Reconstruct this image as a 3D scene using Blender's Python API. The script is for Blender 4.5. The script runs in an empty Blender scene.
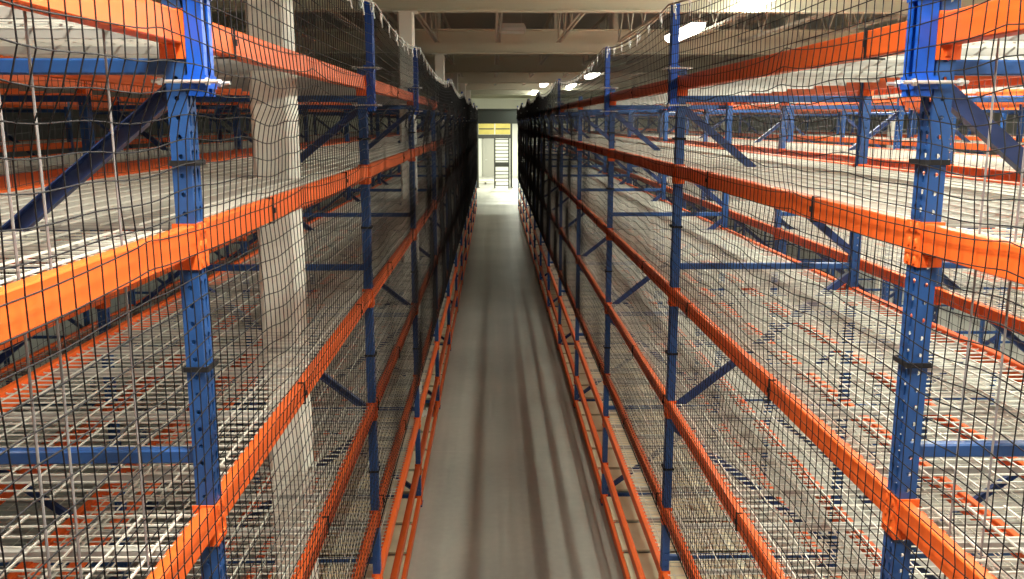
import bpy, bmesh, math, random
import numpy as np
from mathutils import Vector, Matrix
random.seed(7)
C = bpy.context.scene.collection
PI = math.pi
# ------------------------------------------------------------------ materials
def nodes(name):
    m = bpy.data.materials.new(name); m.use_nodes = True
    nt = m.node_tree
    return m, nt, nt.nodes['Principled BSDF']
def mat(name, col, rough=0.5, metal=0.0, var=0.0, scale=6.0, bump=0.0, spec=0.5):
    m, nt, b = nodes(name)
    b.inputs['Base Color'].default_value = (*col, 1)
    b.inputs['Roughness'].default_value = rough
    b.inputs['Metallic'].default_value = metal
    b.inputs['Specular IOR Level'].default_value = spec
    if var or bump:
        tc = nt.nodes.new('ShaderNodeTexCoord')
        no = nt.nodes.new('ShaderNodeTexNoise'); no.inputs['Scale'].default_value = scale
        no.inputs['Detail'].default_value = 6
        nt.links.new(tc.outputs['Object'], no.inputs['Vector'])
        if var:
            r = nt.nodes.new('ShaderNodeValToRGB')
            r.color_ramp.elements[0].position = 0.3; r.color_ramp.elements[1].position = 0.7
            r.color_ramp.elements[0].color = (*[c*(1-var) for c in col], 1)
            r.color_ramp.elements[1].color = (*[min(1, c*(1+var)) for c in col], 1)
            nt.links.new(no.outputs['Fac'], r.inputs['Fac']); nt.links.new(r.outputs['Color'], b.inputs['Base Color'])
        if bump:
            bp = nt.nodes.new('ShaderNodeBump'); bp.inputs['Strength'].default_value = bump; bp.inputs['Distance'].default_value = 0.01
            nt.links.new(no.outputs['Fac'], bp.inputs['Height']); nt.links.new(bp.outputs['Normal'], b.inputs['Normal'])
    return m
def emit(name, col, s):
    m, nt, b = nodes(name)
    b.inputs['Base Color'].default_value = (*col, 1)
    b.inputs['Emission Color'].default_value = (*col, 1); b.inputs['Emission Strength'].default_value = s
    return m
M = dict(
    orange=mat('orange_enamel', (0.74, 0.122, 0.020), 0.42, var=0.05, scale=9, spec=0.3),
    blue=mat('blue_enamel', (0.016, 0.070, 0.235), 0.36, var=0.08, scale=9),
    blue_shade=mat('shaded_blue_enamel', (0.018, 0.042, 0.15), 0.40, var=0.08, scale=9),  # braces and feet: the blue enamel with shade put into the colour
    bright=mat('bright_blue_enamel', (0.008, 0.085, 0.50), 0.28),
    net=mat('net_twine', (0.014, 0.013, 0.014), 0.7, spec=0.2),
    backnet=mat('grey_twine', (0.075, 0.07, 0.075), 0.62),  # even grey, paler than the front net
    rope=mat('net_rope', (0.35, 0.33, 0.28), 0.7),
    tie=mat('white_nylon', (0.85, 0.85, 0.82), 0.4),
    wire=mat('galvanised_wire', (0.66, 0.65, 0.58), 0.42, metal=0.1),
    channel=mat('galvanised_channel', (0.40, 0.39, 0.36), 0.45, metal=0.2),
    hang=mat('grey_hanging_wire', (0.22, 0.21, 0.21), 0.5),
    steel=mat('bright_steel', (0.75, 0.74, 0.72), 0.3, metal=0.7),
    board=mat('cream_board', (0.74, 0.66, 0.46), 0.6, var=0.10, scale=3),
    column=mat('white_column_paint', (0.88, 0.87, 0.78), 0.5, var=0.03, scale=2),
    girder=mat('cream_steel_paint', (0.74, 0.73, 0.58), 0.6, var=0.03, scale=1.5),
    joist=mat('grey_steel_paint', (0.62, 0.60, 0.50), 0.6),
    deck=mat('roof_deck_paint', (0.42, 0.41, 0.36), 0.7),
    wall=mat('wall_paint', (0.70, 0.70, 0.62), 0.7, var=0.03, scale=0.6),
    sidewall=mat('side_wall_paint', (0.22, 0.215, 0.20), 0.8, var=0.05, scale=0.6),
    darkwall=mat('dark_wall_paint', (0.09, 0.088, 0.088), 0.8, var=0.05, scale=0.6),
    softlens=emit('soft_lamp_lens', (1.0, 0.98, 0.84), 4.0),
    lintel=mat('grey_green_steel', (0.10, 0.115, 0.10), 0.6),
    yellow=mat('yellow_panel', (0.46, 0.38, 0.10), 0.5, var=0.1, scale=3),
    darksteel=mat('dark_steel', (0.045, 0.045, 0.04), 0.5),
    door=mat('grey_door_paint', (0.36, 0.35, 0.30), 0.5),
    white=mat('white_enamel', (0.8, 0.8, 0.78), 0.4),
    lens=emit('lamp_lens', (1.0, 0.98, 0.84), 14.0),
    offlens=mat('unlit_lens', (0.66, 0.62, 0.52), 0.4),
)
def concrete():
    m, nt, b = nodes('sealed_concrete')
    N = nt.nodes.new; L = nt.links.new
    tc = N('ShaderNodeTexCoord')
    n1 = N('ShaderNodeTexNoise'); n1.inputs['Scale'].default_value = 0.7; n1.inputs['Detail'].default_value = 8
    n2 = N('ShaderNodeTexNoise'); n2.inputs['Scale'].default_value = 14; n2.inputs['Detail'].default_value = 6
    mp = N('ShaderNodeMapping'); mp.inputs['Scale'].default_value = (5.5, 0.10, 1)      # noise stretched into streaks along the aisle
    n3 = N('ShaderNodeTexNoise'); n3.inputs['Scale'].default_value = 1.0; n3.inputs['Detail'].default_value = 3
    L(tc.outputs['Object'], n1.inputs['Vector']); L(tc.outputs['Object'], n2.inputs['Vector'])
    L(tc.outputs['Object'], mp.inputs['Vector']); L(mp.outputs['Vector'], n3.inputs['Vector'])
    a = N('ShaderNodeMath'); a.operation = 'MULTIPLY_ADD'; a.inputs[1].default_value = 0.55
    L(n1.outputs['Fac'], a.inputs[0])
    s = N('ShaderNodeMath'); s.operation = 'MULTIPLY'; s.inputs[1].default_value = 0.15; L(n2.outputs['Fac'], s.inputs[0]); L(s.outputs[0], a.inputs[2])
    a2 = N('ShaderNodeMath'); a2.operation = 'MULTIPLY_ADD'; a2.inputs[1].default_value = 0.35; L(n3.outputs['Fac'], a2.inputs[0]); L(a.outputs[0], a2.inputs[2])
    r = N('ShaderNodeValToRGB'); r.color_ramp.elements[0].position = 0.36; r.color_ramp.elements[1].position = 0.70
    r.color_ramp.elements[0].color = (0.27, 0.265, 0.235, 1); r.color_ramp.elements[1].color = (0.45, 0.44, 0.385, 1)
    L(a2.outputs[0], r.inputs['Fac'])
    # saw-cut joints
    sx = N('ShaderNodeSeparateXYZ'); L(tc.outputs['Object'], sx.inputs[0])
    j = N('ShaderNodeMath'); j.operation = 'PINGPONG'; j.inputs[1].default_value = 2.2; L(sx.outputs['Y'], j.inputs[0])
    k = N('ShaderNodeMath'); k.operation = 'LESS_THAN'; k.inputs[1].default_value = 0.006; L(j.outputs[0], k.inputs[0])
    mx = N('ShaderNodeMix'); mx.data_type = 'RGBA'; L(k.outputs[0], mx.inputs[0]); L(r.outputs['Color'], mx.inputs[6]); mx.inputs[7].default_value = (0.42, 0.40, 0.35, 1)
    L(mx.outputs[2], b.inputs['Base Color'])
    b.inputs['Roughness'].default_value = 0.42
    return m
M['floor'] = concrete()
# ------------------------------------------------------------------ mesh builder
class MB:
    def __init__(s): s.v = []; s.f = []
    def box(s, x0, x1, y0, y1, z0, z1):
        n = len(s.v)
        s.v += [(x, y, z) for z in (z0, z1) for x, y in ((x0, y0), (x1, y0), (x1, y1), (x0, y1))]
        s.f += [tuple(n+i for i in q) for q in ((3, 2, 1, 0), (4, 5, 6, 7), (0, 1, 5, 4), (1, 2, 6, 5), (2, 3, 7, 6), (3, 0, 4, 7))]
        return s
    def ring(s, pts, close=True):
        n = len(s.v); s.v += [tuple(p) for p in pts]; return list(range(n, n+len(pts)))
    def bar(s, a, b, w, h, up=(0, 0, 1), ch=0.0):
        a, b = Vector(a), Vector(b); d = (b-a).normalized(); u = Vector(up)
        if abs(d.dot(u)) > .98: u = Vector((1, 0, 0))
        sd = d.cross(u).normalized(); u = sd.cross(d).normalized()
        if ch: o = [(-w/2+ch, -h/2), (w/2-ch, -h/2), (w/2, -h/2+ch), (w/2, h/2-ch), (w/2-ch, h/2), (-w/2+ch, h/2), (-w/2, h/2-ch), (-w/2, -h/2+ch)]
        else: o = [(-w/2, -h/2), (w/2, -h/2), (w/2, h/2), (-w/2, h/2)]
        return s.loft([[p+sd*x+u*y for x, y in o] for p in (a, b)])
    def loft(s, rings, cap=True):
        r = [s.ring(q) for q in rings]; k = len(r[0])
        for a, b in zip(r, r[1:]):
            for i in range(k): s.f.append((a[i], a[(i+1) % k], b[(i+1) % k], b[i]))
        if cap: s.f.append(tuple(reversed(r[0]))); s.f.append(tuple(r[-1]))
        return s
    def tube(s, pts, rad, n=8, cap=True):
        pts = [Vector(p) for p in pts]; rings = []
        for i, p in enumerate(pts):
            d = (pts[min(i+1, len(pts)-1)]-pts[max(i-1, 0)]).normalized()
            u = Vector((0, 0, 1)) if abs(d.z) < .9 else Vector((1, 0, 0))
            sd = d.cross(u).normalized(); u = sd.cross(d)
            rings.append([p+rad*(math.cos(2*PI*k/n)*sd+math.sin(2*PI*k/n)*u) for k in range(n)])
        return s.loft(rings, cap)
    def prism_y(s, prof, y0, y1):            # profile in (x, z) pushed along y
        return s.loft([[(x, y, z) for x, z in prof] for y in (y0, y1)])
    def prism_z(s, prof, z0, z1):
        return s.loft([[(x, y, z) for x, y in prof] for z in (z0, z1)])
    def mesh(s, name, m, smooth=False):
        me = bpy.data.meshes.new(name); me.from_pydata(s.v, [], s.f); me.materials.append(m)
        bm = bmesh.new(); bm.from_mesh(me); bmesh.ops.recalc_face_normals(bm, faces=bm.faces); bm.to_mesh(me); bm.free()
        if smooth:
            for p in me.polygons: p.use_smooth = True
        return me
def put(name, me, parent=None, loc=(0, 0, 0), rz=0.0):
    o = bpy.data.objects.new(name, me); C.objects.link(o); o.location = loc; o.rotation_euler = (0, 0, rz)
    if parent is not None: o.parent = parent
    return o
def tag(o, label, cat, group=None):
    o['label'] = label; o['category'] = cat
    if group: o['group'] = group
    return o
def thing(name, label, cat, loc=(0, 0, 0), group=None, rz=0.0):
    o = bpy.data.objects.new(name, None); C.objects.link(o); o.location = loc; o.rotation_euler = (0, 0, rz); o.empty_display_size = .1
    return tag(o, label, cat, group)
def struct(name, me):
    o = put(name, me); o['kind'] = 'structure'; return o
# ------------------------------------------------------------------ layout (metres; camera above x=0 y=0)
H = 3.415
BAY = 2.75; Y1 = 2.0                         # first visible frame stands at y = 2.0
NB = 13                                      # bays run to y = 35
def fy(i): return Y1+(i-1)*BAY
LEV = [H+.199, H-.262, H-.933, H-1.581, H-2.224, H-2.618, H-3.056, .055]    # beam centres, top to floor
LEVNAME = ['top', 'second', 'third', 'fourth', 'fifth', 'sixth', 'seventh', 'lowest']
XR, XL = .974, -.667                         # aisle faces of the two racks
DEPTH = 1.03; GAP = .42
PW, PD = .060, .042                          # post width along the aisle, depth
POSTH = H+.30
EXT = {1, 2, 3, 5, 7, 9, 11, 13}             # frames with an extension post that carries the net
NETTOP = 4.0
# ------------------------------------------------------------------ shared part meshes (front face at x=0, body towards +x)
def post_mesh():
    mb = MB(); P = .042; n = int(POSTH/P)
    hw = PW/2
    idx = {}
    def V(x, y, z):
        k = (round(x, 5), round(y, 5), round(z, 5))
        if k not in idx: idx[k] = len(mb.v); mb.v.append((x, y, z))
        return idx[k]
    def patch(fn, u0, u1, v0, v1, hole):     # rectangle with a polygon hole
        R = [fn(u0, v0), fn((u0+u1)/2, v0), fn(u1, v0), fn(u1, (v0+v1)/2), fn(u1, v1), fn((u0+u1)/2, v1), fn(u0, v1), fn(u0, (v0+v1)/2)]
        cu, cv = (u0+u1)/2, (v0+v1)/2
        Hh = [fn(cu+a, cv+b) for a, b in hole]
        for i in range(8): mb.f.append((R[i], R[(i+1) % 8], Hh[(i+1) % 8], Hh[i]))
    tear = [(-.0035, -.018), (0, -.019), (.0035, -.018), (.005, -.004), (.0078, .010), (0, .016), (-.0078, .010), (-.005, -.004)]
    rnd = [(.0058*math.cos(a), .0058*math.sin(a)) for a in [PI*1.25+i*PI/4 for i in range(8)]]
    front = lambda u, v: V(0.0, u, v)
    sidea = lambda u, v: V(u, -hw, v)
    sideb = lambda u, v: V(u, hw, v)
    for k in range(n):
        z0, z1 = k*P, (k+1)*P; zm = (z0+z1)/2
        patch(front, -hw+.006, -.002, z0, z1, tear); patch(front, .002, hw-.006, z0, z1, tear)
        for a, b in ((-hw, -hw+.006), (-.002, .002), (hw-.006, hw)):
            q = [front(a, z0), front(b, z0), front(b, zm), front(b, z1), front(a, z1), front(a, zm)]; mb.f.append(tuple(q))
        for fn in (sidea, sideb):
            patch(fn, .008, .034, z0, z1, rnd)
            for a, b in ((0, .008), (.034, PD)):
                mb.f.append((fn(a, z0), fn(b, z0), fn(b, zm), fn(b, z1), fn(a, z1), fn(a, zm)))
        for s in (-1, 1):
            a, b = (s*hw, s*(hw-.016))
            mb.f.append((V(PD, a, z0), V(PD, b, z0), V(PD, b, z1), V(PD, a, z1), V(PD, a, zm)))
    me = mb.mesh('post', M['blue'])
    bm = bmesh.new(); bm.from_mesh(me); bmesh.ops.remove_doubles(bm, verts=bm.verts, dist=1e-5)
    bmesh.ops.recalc_face_normals(bm, faces=bm.faces)
    bmesh.ops.solidify(bm, geom=list(bm.faces), thickness=.0022); bm.to_mesh(me); bm.free()
    return me
POST = post_mesh()
POST_PLAIN = MB().loft([[(0, -PW/2, z), (0, PW/2, z), (PD, PW/2, z), (PD, PW/2-.016, z), (.004, PW/2-.004, z), (.004, -PW/2+.004, z), (PD, -PW/2+.016, z), (PD, -PW/2, z)] for z in (0, POSTH)]).mesh('plain_post', M['blue'])
FOOT = MB().box(-.012, .10, -.065, .065, 0, .008).tube([(.085, -.045, .006), (.085, -.045, .03)], .007, 6).tube([(.085, .045, .006), (.085, .045, .03)], .007, 6).box(-.002, PD+.002, -PW/2-.003, PW/2+.003, .006, .05).mesh('foot_plate', M['blue_shade'])
BL = BAY-PW-.004                              # beam length
bprof = [(.000, -.031), (.003, -.034), (.043, -.034), (.046, -.031), (.046, .016), (.044, .018), (.030, .018), (.030, .031), (.027, .034), (.003, .034), (.000, .031)]
BEAM = MB().prism_y(bprof, -BL/2, BL/2).mesh('shelf_beam', M['orange'])
def conn2(s):
    mb = MB(); a = .0015; b = PW/2+.0045      # seen from the aisle: flange from the post's centre line out to the beam end
    y = sorted((s*a, s*b)); mb.box(-.0055, -.0005, y[0], y[1], -.066, .038)
    y = sorted((s*(PW/2+.0005), s*b)); mb.box(-.0005, .050, y[0], y[1], -.066, .038)
    for zz in (-.052, -.012, .024):
        mb.loft([[(-.0055-d, s*.016+math.cos(t*PI/4)*r, zz+math.sin(t*PI/4)*r*1.6) for t in range(8)] for d, r in ((0, .0078), (.0035, .0055))])
    y = sorted((s*b, s*(b+.007))); mb.box(.014, .030, y[0], y[1], -.058, -.042)
    return mb.mesh('beam_connector', M['orange'])
CONN = {1: conn2(1), -1: conn2(-1)}
sx0, sx1 = PD-.012, DEPTH-PD+.012
STRUTZ = [H+.118, H-.78, H-1.65, H-2.51, .075]
STRUT = MB().bar((sx0, 0, 0), (sx1, 0, 0), .030, .034, ch=.004).mesh('strut', M['blue'])
def brace_mesh(z0, z1, low_front):
    a, b = (z1-.045, z0+.07) if not low_front else (z0+.045, z1-.045)
    mb = MB()
    p, q = Vector((sx0, 0, a)), Vector((sx1, 0, b)); mb.bar(p, q, .028, .036, up=(0, 1, 0)) if False else None
    d = (q-p).normalized(); n = Vector((-d.z, 0, d.x))
    w, h, t = .019, .018, .003                # channel: web facing the camera, two flanges behind
    prof = [(-w, -.015), (w, -.015), (w, .015), (w-t, .015), (w-t, -.015+t), (-w+t, -.015+t), (-w+t, .015), (-w, .015)]
    mb.loft([[c+n*u+Vector((0, v, 0)) for u, v in prof] for c in (p, q)])
    return mb.mesh('brace', M['blue_shade'])
BRACE = [brace_mesh(STRUTZ[i+1], STRUTZ[i], i % 2 == 1) for i in range(4)]
ez0, ez1 = H+.055, 4.02
EXTP = MB().prism_z([(-.0065, -.033), (-.0065, .033), (-.044, .033), (-.044, .012), (-.040, .012), (-.040, .029), (-.0105, .029), (-.0105, -.029), (-.040, -.029), (-.040, -.012), (-.044, -.012), (-.044, -.033)], ez0, ez1).mesh('extension_post', M['bright'])
def bolt_mesh():
    mb = MB()
    mb.tube([(-.075, 0, 0), (.068, 0, 0)], .0042, 8)
    for x in (-.052, .050): mb.loft([[(x+d, .009*math.cos(k*PI/3), .009*math.sin(k*PI/3)) for k in range(6)] for d in (-.004, .004)])
    return mb.mesh('bolt', M['steel'])
BOLT = bolt_mesh()
CLAMP = MB().prism_z([(-.047, -.037), (-.047, .037), (.004, .037), (.004, .0335), (-.0445, .0335), (-.0445, -.0335), (.004, -.0335), (.004, -.037)], -.014, .014).mesh('clamp_plate', M['bright'])

def frame(root, y, ext=False, full=True):
    for nm, x, r in (('front_post', 0, 0), ('rear_post', DEPTH, PI)):
        p = put(nm, POST if full else POST_PLAIN, root, (x, y, 0), r)
        if full: put('foot_plate', FOOT, p)
    for z in STRUTZ: put('strut', STRUT, root, (0, y, z))
    for b in BRACE: put('brace', b, root, (0, y, 0))
    if ext:
        e = put('extension_post', EXTP, root, (0, y, 0)); e['label'] = 'bright blue extension post'
        for z in (H+.085, POSTH-.025):
            for yy in (-.042, .042):
                b = put('bolt', BOLT, e, (0, yy, z)); b['label'] = 'bright steel bolt'
            put('clamp_plate', CLAMP, e, (0, 0, z))
ORD = ['nearest', 'second', 'third', 'fourth', 'fifth', 'sixth', 'seventh', 'eighth', 'ninth', 'tenth', 'eleventh', 'twelfth', 'farthest']
def bay(k, x, mirror, levels, rowname, full, conn, group, look, ext=True):
    """bay k of a row: its far frame, its beams; the nearest bay also has its near frame"""
    yc = (fy(k)+fy(k+1))/2
    lab = '%s rack bay, %s from camera in %s' % (look, ORD[k].replace('nearest', 'first'), rowname)
    if mirror:                               # rows left of the aisle face +x
        r = thing('rack_bay', lab, 'pallet rack', (x, yc, 0), group, PI); sg = -1
    else:
        r = thing('rack_bay', lab, 'pallet rack', (x, yc, 0), group); sg = 1
    h = BAY/2
    frame(r, sg*h, ext and (k+1) in EXT, full)
    if k == 0: frame(r, -sg*h, False, full)
    for l in levels:
        for nm, bx, rz in (('front_beam', 0, 0), ('rear_beam', DEPTH, PI)):
            b = put(nm, BEAM, r, (bx, 0, LEV[l]), rz)
            if conn:
                put('beam_connector', CONN[1], b, (0, -h, 0)); put('beam_connector', CONN[-1], b, (0, h, 0))
    return r
# ------------------------------------------------------------------ wire decks
DW = (BAY-PW-.05)/2                           # two panels per bay
def deck_geo(mb, ox, oy, oz, coarse=False, hole=None, sgn=1):
    x0, x1 = .034, DEPTH-.034; y0, y1 = -DW/2, DW/2; r = .0021
    def seg(a, b, axis, c, zz):
        if axis == 'x': mb.box(ox+sgn*a if sgn > 0 else ox-b, ox+b if sgn > 0 else ox-a, oy+c-r, oy+c+r, oz+zz-r, oz+zz+r)
        else:
            cx = ox+sgn*c; mb.box(cx-r, cx+r, oy+a, oy+b, oz+zz-r, oz+zz+r)
    n = 26 if not coarse else 13
    for i in range(n+1):
        y = y0+(y1-y0)*i/n
        if hole and hole[2] < y < hole[3]: seg(x0, hole[0], 'x', y, 0); seg(hole[1], x1, 'x', y, 0)
        else: seg(x0, x1, 'x', y, 0)
    n = 10 if not coarse else 5
    for i in range(n+1):
        x = x0+.035+(x1-x0-.07)*i/n
        if hole and hole[0] < x < hole[1]: seg(y0, hole[2], 'y', x, .0052); seg(hole[3], y1, 'y', x, .0052)
        else: seg(y0, y1, 'y', x, .0052)
    if not coarse:                            # wires turned down behind the beams
        for i in range(27):
            y = y0+(y1-y0)*i/26
            for x in (x0, x1):
                c = ox+sgn*x; mb.box(c-r, c+r, oy+y-r, oy+y+r, oz-.0, oz+.004)
def chan_prof(): return [(-.008, .0), (-.008, -.022), (-.0058, -.022), (-.0058, -.003), (.0058, -.003), (.0058, -.022), (.008, -.022), (.008, 0)]
mb = MB(); deck_geo(mb, 0, 0, 0); DECK = mb.mesh('wire_deck', M['wire'])
CHANNEL = MB().loft([[(x, y, z-.003) for y, z in chan_prof()] for x in (.048, DEPTH-.048)]).mesh('support_channel', M['channel'])
DZ = .0215                                    # deck sits on the beam tops
used = 0
def deck_panel(x, mirror, k, l, side, rowname, group, hole=None):
    yc = (fy(k)+fy(k+1))/2+side*(DW/2+.005)
    me = DECK
    if hole:
        hx0, hx1, hy0, hy1 = hole             # world -> local of a mirrored panel
        m2 = MB(); deck_geo(m2, 0, 0, 0, hole=(x-hx1, x-hx0, yc-hy1, yc-hy0)); me = m2.mesh('wire_deck', M['wire'])
    o = put('wire_deck', me, None, (x, yc, LEV[l]+DZ), PI if mirror else 0)
    end = 'near half' if side < 0 else 'far half'
    tag(o, 'wire deck, %s shelf, %s bay, %s, in %s' % (LEVNAME[l], ORD[k], end, rowname), 'wire deck', group)
    for t in (-1, 0, 1):
        ty = t*(DW/2-.16)
        if hole and abs((yc-(ty if mirror else -ty)) - (hole[2]+hole[3])/2) < .16: ty += .0 if False else (.2 if mirror else -.2)
        put('support_channel', CHANNEL, o, (0, ty, 0))
    return o
# ------------------------------------------------------------------ columns (needed for the deck cut-outs)
COLX = -.945; COLY = [3.9+6.05*i for i in range(6)]; CW = .086
# ------------------------------------------------------------------ racks
RA, LA = 'the right aisle rack', 'the left aisle rack'
RB, LB = 'the row behind the right rack', 'the row behind the left rack'
XRB, XLB = XR+DEPTH+GAP+DEPTH, XL-DEPTH-GAP-DEPTH      # these rows face away from the aisle
for k in range(NB):
    full = k < 7
    bay(k, XR, False, range(8), RA, full, k < 8, 'bays of the right aisle rack', 'netted orange and blue')
    bay(k, XL, True, range(8), LA, full, k < 8, 'bays of the left aisle rack', 'netted orange and blue')
    bay(k, XRB, True, range(5), RB, k < 4, k < 3, 'bays behind the right rack', 'open orange and blue', False)
    bay(k, XLB, False, range(5), LB, k < 4, k < 3, 'bays behind the left rack', 'open orange and blue', False)
XRC = XRB+1.65; XLC = XLB-1.65-DEPTH
for k in range(2, NB):
    bay(k, XRC, False, range(4), 'the row beyond the second aisle', False, False, 'bays across the second aisle', 'distant blue and orange', False)
for k in range(0, 8):
    bay(k, XLC, False, range(4), 'the farthest left row', False, False, 'bays beyond the left racks', 'dim blue and orange', False)
for k in range(1, 9):
    bay(k, 8.5, True, range(4), 'the outermost row at right', False, False, 'bays of the outermost right row', 'distant blue and orange', False)
rest = MB()
for k in range(NB):
    for l in range(6):
        for sd in (-1, 1):
            for x, mir, rn, gr, fam in ((XR, False, RA, 'wire decks of the right aisle rack', 'A'), (XL, True, LA, 'wire decks of the left aisle rack', 'A'),
                                  (XRB, True, RB, 'wire decks behind the right rack', 'B'), (XLB, False, LB, 'wire decks behind the left rack', 'B')):
                if fam == 'B' and l > 4: continue
                yc = (fy(k)+fy(k+1))/2+sd*(DW/2+.005)
                if (fam == 'A' and k < 9) or (fam == 'B' and k < 4):
                    hole = None
                    if rn is LA:
                        for cy in COLY:
                            if abs(cy-yc) < DW/2+CW: hole = (COLX-CW-.02, COLX+CW+.02, cy-CW-.02, cy+CW+.02)
                    deck_panel(x, mir, k, l, sd, rn, gr, hole)
                else:
                    deck_geo(rest, x, yc, LEV[l]+DZ, True, None, -1 if mir else 1)
for k in range(2, NB):
    for l in range(4):
        for sd in (-1, 1): deck_geo(rest, XRC, (fy(k)+fy(k+1))/2+sd*(DW/2+.005), LEV[l]+DZ, True)
for k in range(1, 9):
    for l in range(4):
        for sd in (-1, 1): deck_geo(rest, 8.5-DEPTH, (fy(k)+fy(k+1))/2+sd*(DW/2+.005), LEV[l]+DZ, True)
for k in range(0, 8):
    for l in range(4):
        for sd in (-1, 1): deck_geo(rest, XLC, (fy(k)+fy(k+1))/2+sd*(DW/2+.005), LEV[l]+DZ, True)
o = put('wire_deck', rest.mesh('distant_wire_deck', M['wire'])); o['kind'] = 'stuff'; tag(o, 'remaining wire mesh decks of the distant bays and outer rows', 'wire deck')
# cream boards on the floor beams
BP = (BAY-.10)/5
BOARD = MB().loft([[(x, y, z) for x, y in ((.032, -BP/2+.03), (DEPTH-.032, -BP/2+.03), (DEPTH-.032, BP/2-.03), (.032, BP/2-.03))] for z in (0, .018)]).mesh('shelf_board', M['board'])
BORD = ['first', 'second', 'third', 'fourth', 'fifth']
for x, mir, rn in ((XR, False, 'right'), (XL, True, 'left')):
    for k in range(NB):
        for j in range(5):
            y = (fy(k)+fy(k+1))/2+(j-2)*BP
            if mir and any(abs(cy-y) < BP/2+CW for cy in COLY): continue
            o = put('shelf_board', BOARD, None, (x, y, LEV[7]+.0185), PI if mir else 0)
            tag(o, 'cream floor level board, %s of %s bay, %s aisle rack' % (BORD[j], ORD[k], rn), 'shelf board', 'cream boards of the %s aisle rack' % rn)
# ------------------------------------------------------------------ netting
def net_mesh(name, P, rad, m, thin_after=None):
    """P: array (cols, rows, 3) of knots; three-sided strands along both directions"""
    nc, nr = P.shape[:2]
    vs = []; fs = []; base = 0
    def strands(Q, offs):                     # Q (n, k, 3)
        nonlocal base
        n, k = Q.shape[:2]
        V = Q[:, :, None, :]+offs[None, None, :, :]
        vs.append(V.reshape(-1, 3))
        i = np.arange(n)[:, None, None]; j = np.arange(k-1)[None, :, None]; t = np.arange(3)[None, None, :]; t2 = (t+1) % 3
        a = (i*k+j)*3+t; b = (i*k+j)*3+t2
        F = np.stack([a, b, b+3, a+3], -1).reshape(-1, 4)+base
        fs.append(F); base += n*k*3
    ang = [PI/2, PI/2+2*PI/3, PI/2+4*PI/3]
    offv = np.array([(math.cos(a)*rad, math.sin(a)*rad, 0) for a in ang])
    offh = np.array([(math.cos(a)*rad, 0, math.sin(a)*rad) for a in ang])
    strands(P, offv); strands(P.transpose(1, 0, 2), offh)
    V = np.concatenate(vs); F = np.concatenate(fs)
    me = bpy.data.meshes.new(name)
    me.vertices.add(len(V)); me.vertices.foreach_set('co', V.astype(np.float32).ravel())
    me.loops.add(len(F)*4); me.loops.foreach_set('vertex_index', F.astype(np.int32).ravel())
    me.polygons.add(len(F)); me.polygons.foreach_set('loop_start', np.arange(0, len(F)*4, 4, dtype=np.int32))
    me.materials.append(m); me.update(calc_edges=True); me.validate()
    return me
CELL = .048; NZ0 = H-2.245
EXTY = [fy(i) for i in sorted(EXT)]; EXTY = [fy(0)]+EXTY
def topsag(y):
    out = np.zeros_like(y)
    for a, b in zip(EXTY, EXTY[1:]):
        t = (y-a)/(b-a); w = (t >= 0) & (t <= 1); out[w] = 4*(t*(1-t))[w]*(.027*(b-a))
    return out
def front_net(x, sg, ph):
    rs = np.random.RandomState(int(ph*10)+3)
    ys = np.arange(fy(0), fy(NB)+.06, CELL); nr = int((NETTOP-NZ0)/CELL)+1
    zr = NZ0+np.arange(nr)*(NETTOP-NZ0)/(nr-1)
    Y, Z = np.meshgrid(ys, zr, indexing='ij')
    off = .012+.048*np.clip((Z-(H-.02))/.10, 0, 1)
    # soft billows between the beams
    bil = np.zeros_like(Z)
    for a, b in zip(LEV[:5], LEV[1:6]):
        t = (Z-b)/(a-b); w = (t > 0) & (t < 1); bil[w] = np.sin(PI*t[w])
    off = off+bil*(.010+.010*np.sin(2*PI*Y/1.9+ph+Z*1.3))
    dz = .010*np.sin(2*PI*Y/1.1+ph+Z*2.0)*bil+.006*np.sin(2*PI*Y/.43+Z*3+ph)*bil
    # gathered where the net is tied to the beams: the meshes rise to a point
    dy = np.zeros_like(Z)
    for k in range(0, 28):
        yt = .10+k*1.375+rs.uniform(-.25, .25)
        for lz, amp in ((LEV[0], .045), (LEV[1], .022), (LEV[2], .016)):
            fall = np.exp(-np.clip(lz+.02-Z, 0, 9)/.17)*(Z < lz+.03)
            dz += amp*np.exp(-np.abs(Y-yt)/.22)*fall
            dy += -.35*(Y-yt)*np.exp(-((Y-yt)/.14)**2)*np.exp(-((Z-lz)/.10)**2)
    wt = np.clip((Z-(NETTOP-.55))/.55, 0, 1)
    dz -= wt**2*topsag(ys)[:, None]
    P = np.stack([np.broadcast_to(x+sg*off, Y.shape), Y+dy, Z+dz], -1)
    return P
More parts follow.
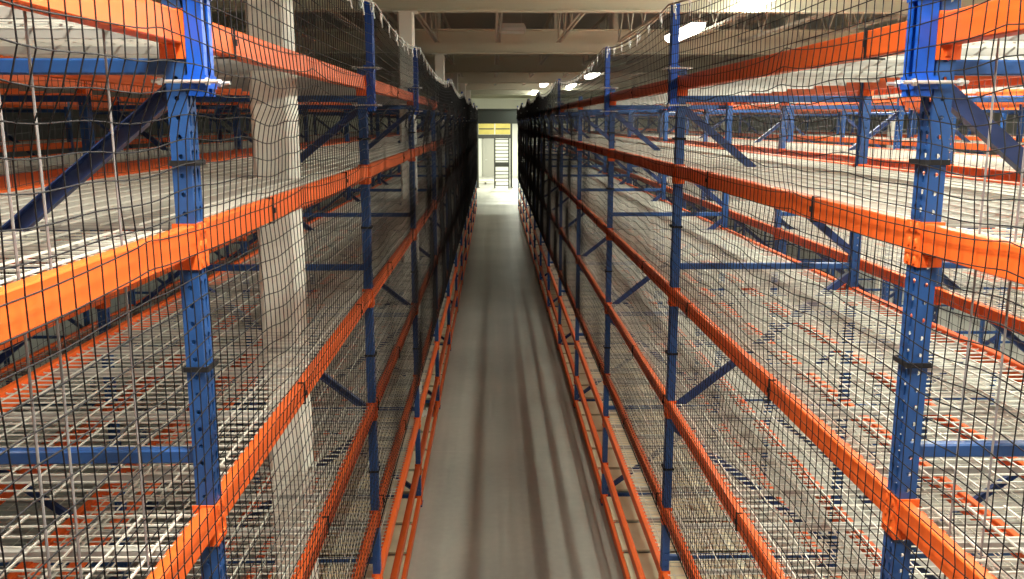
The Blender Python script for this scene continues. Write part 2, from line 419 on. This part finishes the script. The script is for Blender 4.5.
def build_front(side, x, sg, ph):
    P = front_net(x, sg, ph)
    o = put('safety_net', net_mesh('safety_net', P, .00165, M['net']))
    tag(o, 'black safety netting hung along the aisle face of the %s rack' % side, 'netting', 'aisle safety nets')
    # head rope from post to post with white ties
    rp = MB(); pts = []
    for a, b in zip(EXTY, EXTY[1:]):
        for i in range(12): pts.append((x+sg*.060, a+(b-a)*i/12, NETTOP+.012-4*(i/12)*(1-i/12)*.022*(b-a)))
    pts.append((x+sg*.060, EXTY[-1], NETTOP+.012))
    rp.tube(pts, .005, 6); q = put('head_rope', rp.mesh('head_rope', M['rope']), o); q['label'] = 'pale head rope'
    tie = MB(); n = 10
    prof = [(.0, .017*math.cos(2*PI*i/n), .030*math.sin(2*PI*i/n)-.016) for i in range(n+1)]
    tie.tube(prof, .0032, 5, False).box(-.006, .006, .012, .022, -.02, -.008).bar((0, .017, -.02), (0.004, .024, -.075), .003, .005)
    tme = tie.mesh('cable_tie', M['tie'])
    ny = 92; zt = np.interp
    py = np.array([p[1] for p in pts]); pz = np.array([p[2] for p in pts])
    for i in range(ny):
        y = .9+i*.37
        if y > fy(NB): break
        c = put('cable_tie', tme, o, (x+sg*.060, y, float(np.interp(y, py, pz))), random.uniform(-.5, .5)); c['label'] = 'white cable tie'
    fr = MB().tube([(x+sg*.012, y, NZ0-.002+.004*math.sin(y*5)) for y in np.arange(fy(0), fy(NB), .25)], .0035, 6)
    put('foot_rope', fr.mesh('foot_rope', M['net']), o)
    # dark straps that lash the net to the beams
    st = MB(); w = .0032
    st.box(-.006, -.002, -w, w, -.040, .040).box(-.006, .020, -w, w, .035, .038).box(-.006, .050, -w, w, -.040, -.036).box(-.010, -.005, -.006, .006, -.008, .008)
    sm = st.mesh('net_strap', M['net'])
    for l in range(5):
        for k in range(9):
            y = 2.35+k*1.65+.31*((l*5+k*3) % 4)
            if abs(((y-Y1)/BAY+.5) % 1-.5) < .05: y += .2
            put('net_strap', sm, o, (x, y, LEV[l]), 0 if sg < 0 else PI)
    # lashings round the near posts
    lash = MB(); a, b = PW/2+.004, -.006
    lash.box(b-.005, b, -a, a, -.006, .006).box(b-.005, PD+.005, -a-.004, -a, -.006, .006).box(b-.005, PD+.005, a, a+.004, -.006, .006).box(PD+.001, PD+.005, -a, a, -.006, .006)
    lm = lash.mesh('post_lashing', M['net'])
    for i in (1, 2, 3):
        for z in (H-.09, H-.56, H-1.27, H-1.95): put('post_lashing', lm, o, (x, fy(i), z), 0 if sg < 0 else PI)
    return o
build_front('right', XR, -1, 0.4); build_front('left', XL, 1, 1.7)
def build_rear(side, x, ph):
    ys = np.concatenate([np.arange(.4, 17, CELL), np.arange(17, fy(NB), CELL*2)])
    zr = np.arange(H-1.0, H+.22, CELL)
    Y, Z = np.meshgrid(ys, zr, indexing='ij')
    X = x+.015*np.sin(2*PI*Y/2.3+Z*2+ph); D = .012*np.sin(2*PI*Y/1.3+ph)
    o = put('safety_net', net_mesh('rear_net', np.stack([X, Y, Z+D], -1), .0014, M['backnet']))
    tag(o, 'grey netting strung behind the %s rack in the gap before the next row' % side, 'netting', 'rear nets')
build_rear('right', XR+DEPTH+.08, .3); build_rear('left', XL-DEPTH-.08, 2.0)
# loose grey wires hanging behind the front beams
def hanger(x, y, lab):
    m_ = MB().tube([(0, 0, 0), (.003, .004, 1.2), (0, 0, 2.5)], .0024, 6).tube([(-.012, 0, 2.5), (0, 0, 2.52), (.012, 0, 2.5), (.0, 0, 2.47)], .0035, 6)
    o = put('hanging_wire', m_.mesh('hanging_wire', M['hang']), None, (x, y, H-1.55)); tag(o, lab, 'wire', 'hanging wires')
hanger(XL-.062, 1.335, 'thin grey wire hanging in left nearest bay, leftmost of three')
hanger(XL-.062, 1.435, 'thin grey wire hanging in left nearest bay, middle of three')
hanger(XL-.062, 1.715, 'thin grey wire hanging in left nearest bay, closest to the post')
hanger(XR+.062, 1.845, 'thin grey wire hanging in right nearest bay, beside the blue post')
hanger(XR+.062, 1.715, 'thin grey wire hanging in right nearest bay, nearer the picture edge')
# ------------------------------------------------------------------ building
fl = struct('floor', MB().box(-13, 17, -4, 56, -.1, 0).mesh('floor', M['floor']))
CEIL = H+2.12
prof = []
mb = MB(); y = -4.0; pts = []
while y < 56:
    pts += [(y, CEIL), (y+.09, CEIL), (y+.12, CEIL+.05), (y+.17, CEIL+.05)]; y += .20
n = len(pts)
mb.v = [(-13, a, b) for a, b in pts]+[(17, a, b) for a, b in pts]+[(-13, a, CEIL+.12) for a, b in pts]+[(17, a, CEIL+.12) for a, b in pts]
for i in range(n-1): mb.f += [(i, i+1, n+i+1, n+i), (2*n+i, 2*n+i+1, 3*n+i+1, 3*n+i)]
struct('ceiling', mb.mesh('ceiling', M['deck']))
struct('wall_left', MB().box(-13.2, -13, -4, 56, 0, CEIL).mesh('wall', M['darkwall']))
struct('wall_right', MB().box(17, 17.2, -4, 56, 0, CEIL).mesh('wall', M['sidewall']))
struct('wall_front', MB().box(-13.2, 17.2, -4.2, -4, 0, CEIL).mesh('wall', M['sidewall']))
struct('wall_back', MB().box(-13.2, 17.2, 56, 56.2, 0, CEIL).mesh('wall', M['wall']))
# columns
CTOP = H+1.17
def column(x, y, lab, grp, top=CTOP):
    c = .018
    p = [(-CW+c, -CW), (CW-c, -CW), (CW, -CW+c), (CW, CW-c), (CW-c, CW), (-CW+c, CW), (-CW, CW-c), (-CW, -CW+c)]
    r = thing('column', lab, 'column', (x, y, 0), grp)
    put('shaft', MB().prism_z(p, .016, top-.012).mesh('shaft', M['column']), r)
    b = MB().box(-.17, .17, -.17, .17, 0, .016)
    for sx in (-1, 1):
        for sy in (-1, 1): b.tube([(sx*.135, sy*.135, .01), (sx*.135, sy*.135, .05)], .012, 6)
    put('base_plate', b.mesh('base_plate', M['column']), r)
    put('cap_plate', MB().box(-.13, .13, -.13, .13, top-.012, top).mesh('cap_plate', M['column']), r)
cn = ['nearest, in the second left bay', 'second from the camera, by the fourth left frame', 'third from the camera', 'fourth from the camera', 'fifth from the camera', 'farthest from the camera']
for y, s in zip(COLY, cn): column(COLX, y, 'white square steel column inside the left rack, %s' % s, 'columns in the left rack')
for i, y in enumerate(COLY): column(7.24, y+.0, 'white square column between the outer right racks, %s from the camera' % ORD[i].replace('nearest', 'first'), 'columns at right')
# girders
GP = [(-.07, 0), (.07, 0), (.07, .018), (.012, .030), (.012, .39), (.07, .402), (.07, .42), (-.07, .42), (-.07, .402), (-.012, .39), (-.012, .030), (-.07, .018)]
GY = COLY+[COLY[-1]+6.05*i for i in (1, 2)]
g = ['nearest', 'second', 'third', 'fourth', 'fifth', 'sixth', 'seventh', 'eighth']
for i, y in enumerate(GY):
    m_ = MB().loft([[(x, a, b) for a, b in GP] for x in (-13, 17)])
    r = put('roof_girder', m_.mesh('roof_girder', M['girder']), None, (0, y, CTOP)); tag(r, 'cream steel roof girder across the aisle, %s from the camera' % g[i], 'roof girder', 'roof girders')
# joists between the girders
def joist_meshes(L):
    zb, zt = .0, .66; e = .10
    top = MB()
    for s in (-1, 1): top.box(s*.012 if s > 0 else -.045, .045 if s > 0 else -.012, -L/2+.09, L/2-.09, zt-.005, zt); top.box(.012 if s > 0 else -.017, .017 if s > 0 else -.012, -L/2+.09, L/2-.09, zt-.045, zt)
    bot = MB()
    for s in (-1, 1): bot.box(.012 if s > 0 else -.042, .042 if s > 0 else -.012, -L/2+.55, L/2-.55, zb, zb+.005); bot.box(.012 if s > 0 else -.017, .017 if s > 0 else -.012, -L/2+.55, L/2-.55, zb, zb+.042)
    web = MB(); n = 8; a0, a1 = -L/2+.6, L/2-.6
    ptsw = [(-L/2+.15, zt-.02)]+[(a0+(a1-a0)*i/n, zb+.02 if i % 2 == 0 else zt-.02) for i in range(n+1)]+[(L/2-.15, zt-.02)]
    for p, q in zip(ptsw, ptsw[1:]): web.tube([(0, p[0], p[1]), (0, q[0], q[1])], .011, 6)
    seat = MB()
    for s in (-1, 1):
        y = s*(L/2-.07); seat.box(-.04, .04, y-.06, y+.06, zt-.17 , zt-.045) if False else seat.bar((0, y-s*.0, -.0+.27), (0, y, zt), .05, .08)
    return top.mesh('top_chord', M['joist']), bot.mesh('bottom_chord', M['joist']), web.mesh('web', M['joist']), seat.mesh('joist_seat', M['joist'])
JM = joist_meshes(6.05)
JZ = H+1.32
jx = [.08+1.03*i for i in range(-6, 10)]
spans = [(GY[0]-6.05, GY[0])]+list(zip(GY, GY[1:]))
for si, (a, b) in enumerate(spans[:6]):
    for xi, x in enumerate(jx):
        side = 'over the aisle centre' if xi == 6 else ('%s %s of the aisle centre' % (['next', 'second', 'third', 'fourth', 'fifth', 'sixth', 'seventh', 'eighth', 'ninth', 'tenth'][abs(xi-6)-1], 'left' if xi < 6 else 'right'))
        r = thing('roof_joist', 'grey open web joist, %s roof span, %s' % (ORD[si], side), 'roof joist', (x, (a+b)/2, JZ), 'roof joists')
        for nm, me in zip(('top_chord', 'bottom_chord', 'web', 'joist_seat'), JM): put(nm, me, r)
# lamps
HOUSE = MB().loft([[(-.28, -.58, 0), (.28, -.58, 0), (.28, .58, 0), (-.28, .58, 0)], [(-.28, -.58, .03), (.28, -.58, .03), (.28, .58, .03), (-.28, .58, .03)], [(-.16, -.5, .085), (.16, -.5, .085), (.16, .5, .085), (-.16, .5, .085)]]).mesh('housing', M['white'])
LENS = MB().loft([[(-.25, -.55, 0), (.25, -.55, 0), (.25, .55, 0), (-.25, .55, 0)], [(-.25, -.55, -.06), (.25, -.55, -.06), (.25, .55, -.06), (-.25, .55, -.06)], [(-.17, -.47, -.13), (.17, -.47, -.13), (.17, .47, -.13), (-.17, .47, -.13)]]).mesh('lens', M['lens'])
OFFLENS = MB().box(-.25, .25, -.55, .55, -.012, 0).mesh('lens', M['offlens'])
FLATLENS = MB().box(-.25, .25, -.55, .55, -.012, 0).mesh('lens', M['softlens'])
def lamp(x, y, z, power, lab, col=(1, .95, .83), rz=0.0, on=True, s=(1, 1, 1), spread=None):
    r = thing('ceiling_light', lab, 'ceiling light', (x, y, z), 'ceiling lights', rz); r.scale = s
    put('housing', HOUSE, r); put('lens', OFFLENS if not on else (FLATLENS if spread else LENS), r)
    w = MB()
    for sy in (-.4, .4): w.tube([(0, sy, .08), (0, sy, (CEIL-z)/s[2])], .006, 5)
    put('hanger', w.mesh('hanger', M['steel']), r)
    if on:
        L = bpy.data.lights.new('lamp', 'AREA'); L.shape = 'RECTANGLE'; L.size = .5; L.size_y = 1.1; L.energy = power; L.color = col
        if spread: L.spread = spread
        l = bpy.data.objects.new('light_source', L); C.objects.link(l); l.parent = r; l.location = (0, 0, -.03 if spread else -.14)
LZ = H+1.32
G = (.97, 1, .85); ST = (.40, 2.1, .8)
lamp(2.8, 1.3, LZ, 220, 'lit strip light above the right rack, out of frame beside the camera', G, s=ST)
lamp(2.8, 5.2, LZ, 220, 'lit strip light above the right rack, out of frame before the camera', G, s=ST)
lamp(2.8, 8.9, LZ, 190, 'lit strip light before the nearest girder at upper right', G, s=ST)
lamp(2.8, 13.35, LZ, 130, 'lit strip light behind the tall blue post at upper right', G, s=(.38, 1.75, .8))
lamp(2.78, 25.4, LZ, 80, 'lit strip light farther along the right row', G, s=ST)
lamp(2.85, 33.0, LZ, 70, 'small lit strip light far along the right row', G, s=ST)
lamp(1.78, 31.6, LZ, 20, 'lit strip light left of the far right row', G, s=ST)
lamp(1.78, 39.0, LZ, 60, 'lit strip light near the end of the aisle', G, s=ST)
lamp(0, 1.2, LZ+.2, 160, 'lit ceiling light above the camera in the aisle', (1, .95, .82), spread=math.radians(126))
lamp(6.6, 5.0, LZ, 300, 'added lit strip light above the outer right racks, nearer one', G, s=ST)  # added out of view to put more light on the right decks
lamp(6.2, 12.4, LZ, 200, 'added lit strip light above the outer right racks, farther one', G, s=ST)  # added fill, tucked behind the near right post and beam
lamp(.29, 14.0, H+1.36, 0, 'unlit ceiling light hanging over the aisle', on=False, s=(.7, .36, 1.3), rz=PI/2)
lamp(-2.5, .7, LZ, 38, 'added lit strip light above the racks left of the camera', (1, .94, .84), s=ST, spread=math.radians(112))  # added to brighten the left second-level decks; narrow spread spares the right rack
lamp(-9.0, 12.0, LZ, 60, 'added lit strip light beyond the left racks', G, s=ST, spread=math.radians(140))  # added for ambient light on the ceiling steel
lamp(-9.0, 22.0, LZ, 60, 'added lit strip light far beyond the left racks', G, s=ST, spread=math.radians(140))  # second added ambient fill on the left
lamp(12.0, 14.0, LZ, 150, 'added lit strip light near the right wall', G, s=ST)  # added on the right to lift the ambient light
lamp(12.0, 26.0, LZ, 150, 'added lit strip light near the right wall, farther along', G, s=ST)  # another added ambient fill, deeper in the hall
lamp(.4, 44.0, LZ+.3, 400, 'bright ceiling light before the gantry at the aisle end', col=(.97, 1, .78), rz=PI/2, spread=math.radians(145))
lamp(.9, 51.5, 4.0, 900, 'bright ceiling light behind the gantry at the aisle end', col=(.97, 1, .84), rz=PI/2)
# ------------------------------------------------------------------ end of the aisle
EY = 40.0
o = put('overhead_beam', MB().box(-3.2, 3.6, -.2, .2, -.05, .52).box(-3.2, 3.6, -.26, .26, -.09, -.05).box(-3.2, 3.6, -.26, .26, .52, .56).mesh('overhead_beam', M['lintel']), None, (0, EY, H)); tag(o, 'dark grey green beam spanning the far end of the aisle', 'beam')
for x, s in ((-3.1, 'left'), (3.5, 'right')):
    o = put('beam_support', MB().box(-.1, .1, -.1, .1, 0, H-.09).box(-.18, .18, -.18, .18, 0, .02).mesh('beam_support', M['lintel']), None, (x, EY, 0)); tag(o, 'dark post under the %s end of the far overhead beam' % s, 'post', 'posts of the overhead beam')
GYY = 46.5
gx0, gx1 = -.83, .93
r = thing('steel_gantry', 'dark steel gantry with yellow header panels at the aisle end', 'gantry', (0, GYY, 0))
for x in (gx0, gx1):
    put('post', MB().box(x-.05, x+.05, -.05, .05, 0, H-.05).box(x-.11, x+.11, -.11, .11, 0, .02).mesh('post', M['darksteel']), r)
put('header_bar', MB().box(gx0-.05, gx1+.05, -.07, .07, H-.86, H-.66).mesh('header_bar', M['darksteel']), r)
for a, b in ((gx0+.06, .04), (.10, gx1-.06)):
    p = put('header_panel', MB().box(a, b, -.03, .03, H-.65, H-.10).mesh('header_panel', M['yellow']), r); p['label'] = 'yellow panel'
    put('panel_stripe', MB().box(a+.02, b-.02, -.036, -.03, H-.40, H-.34).mesh('panel_stripe', M['darksteel']), p)
lx0, lx1 = .06, .80
r = thing('ladder_gate', 'tall barred gate with a dark middle rail standing under the yellow header', 'gate', (0, GYY-.25, 0))
for x in (lx0, lx1): put('rail', MB().box(x-.035, x+.035, -.03, .03, 0, H-.75).mesh('rail', M['darksteel']), r)
put('middle_rail', MB().box(lx0, lx1, -.04, .04, 1.10, 1.34).mesh('middle_rail', M['darksteel']), r)
for i in range(14):
    z = .14+i*.182
    if 1.0 < z < 1.4: continue
    put('bar', MB().box(lx0, lx1, -.02, .02, z-.022, z+.022).mesh('bar', M['darksteel']), r)
dr = struct('door_1', MB().box(-.62, .06, -.03, .03, 0, 2.35).box(-.70, -.62, -.05, .05, 0, 2.43).box(.06, .14, -.05, .05, 0, 2.43).box(-.70, .14, -.05, .05, 2.35, 2.43).mesh('door', M['door'])); dr.location = (0, 55.94, 0)
put('door_handle', MB().tube([(-.52, -.03, 1.05), (-.52, -.08, 1.05), (-.40, -.08, 1.05)], .014, 8).mesh('door_handle', M['steel']), dr)
r = thing('pallet', 'low pallet left of the barred gate at the aisle end', 'pallet', (-.45, 49.5, 0))
pm = MB()
for i in range(7): pm.box(-.6, .6, -.5+i*.16, -.42+i*.16, .115, .135)
put('deck_boards', pm.mesh('deck_boards', M['board']), r)
pm = MB()
for x in (-.55, 0, .55): pm.box(x-.04, x+.04, -.5, .54, 0, .115)
put('stringers', pm.mesh('stringers', M['door']), r)
# ------------------------------------------------------------------ camera, world, view
cam = bpy.data.cameras.new('camera'); cam.lens = 879.17/1024*36; cam.sensor_width = 36; cam.sensor_fit = 'HORIZONTAL'; cam.clip_start = .02; cam.clip_end = 200
co = bpy.data.objects.new('camera', cam); C.objects.link(co); co.location = (0, 0, H); co.rotation_euler = (PI/2-.188696, 0, -.020797)
S = bpy.context.scene; S.camera = co
w = bpy.data.worlds.new('world'); S.world = w; w.use_nodes = True
w.node_tree.nodes['Background'].inputs[0].default_value = (.9, .95, 1, 1); w.node_tree.nodes['Background'].inputs[1].default_value = 0.0
S.view_settings.view_transform = 'Standard'; S.view_settings.look = 'None'; S.view_settings.gamma = 1; S.view_settings.exposure = 0.0; S.view_settings.use_curve_mapping = False
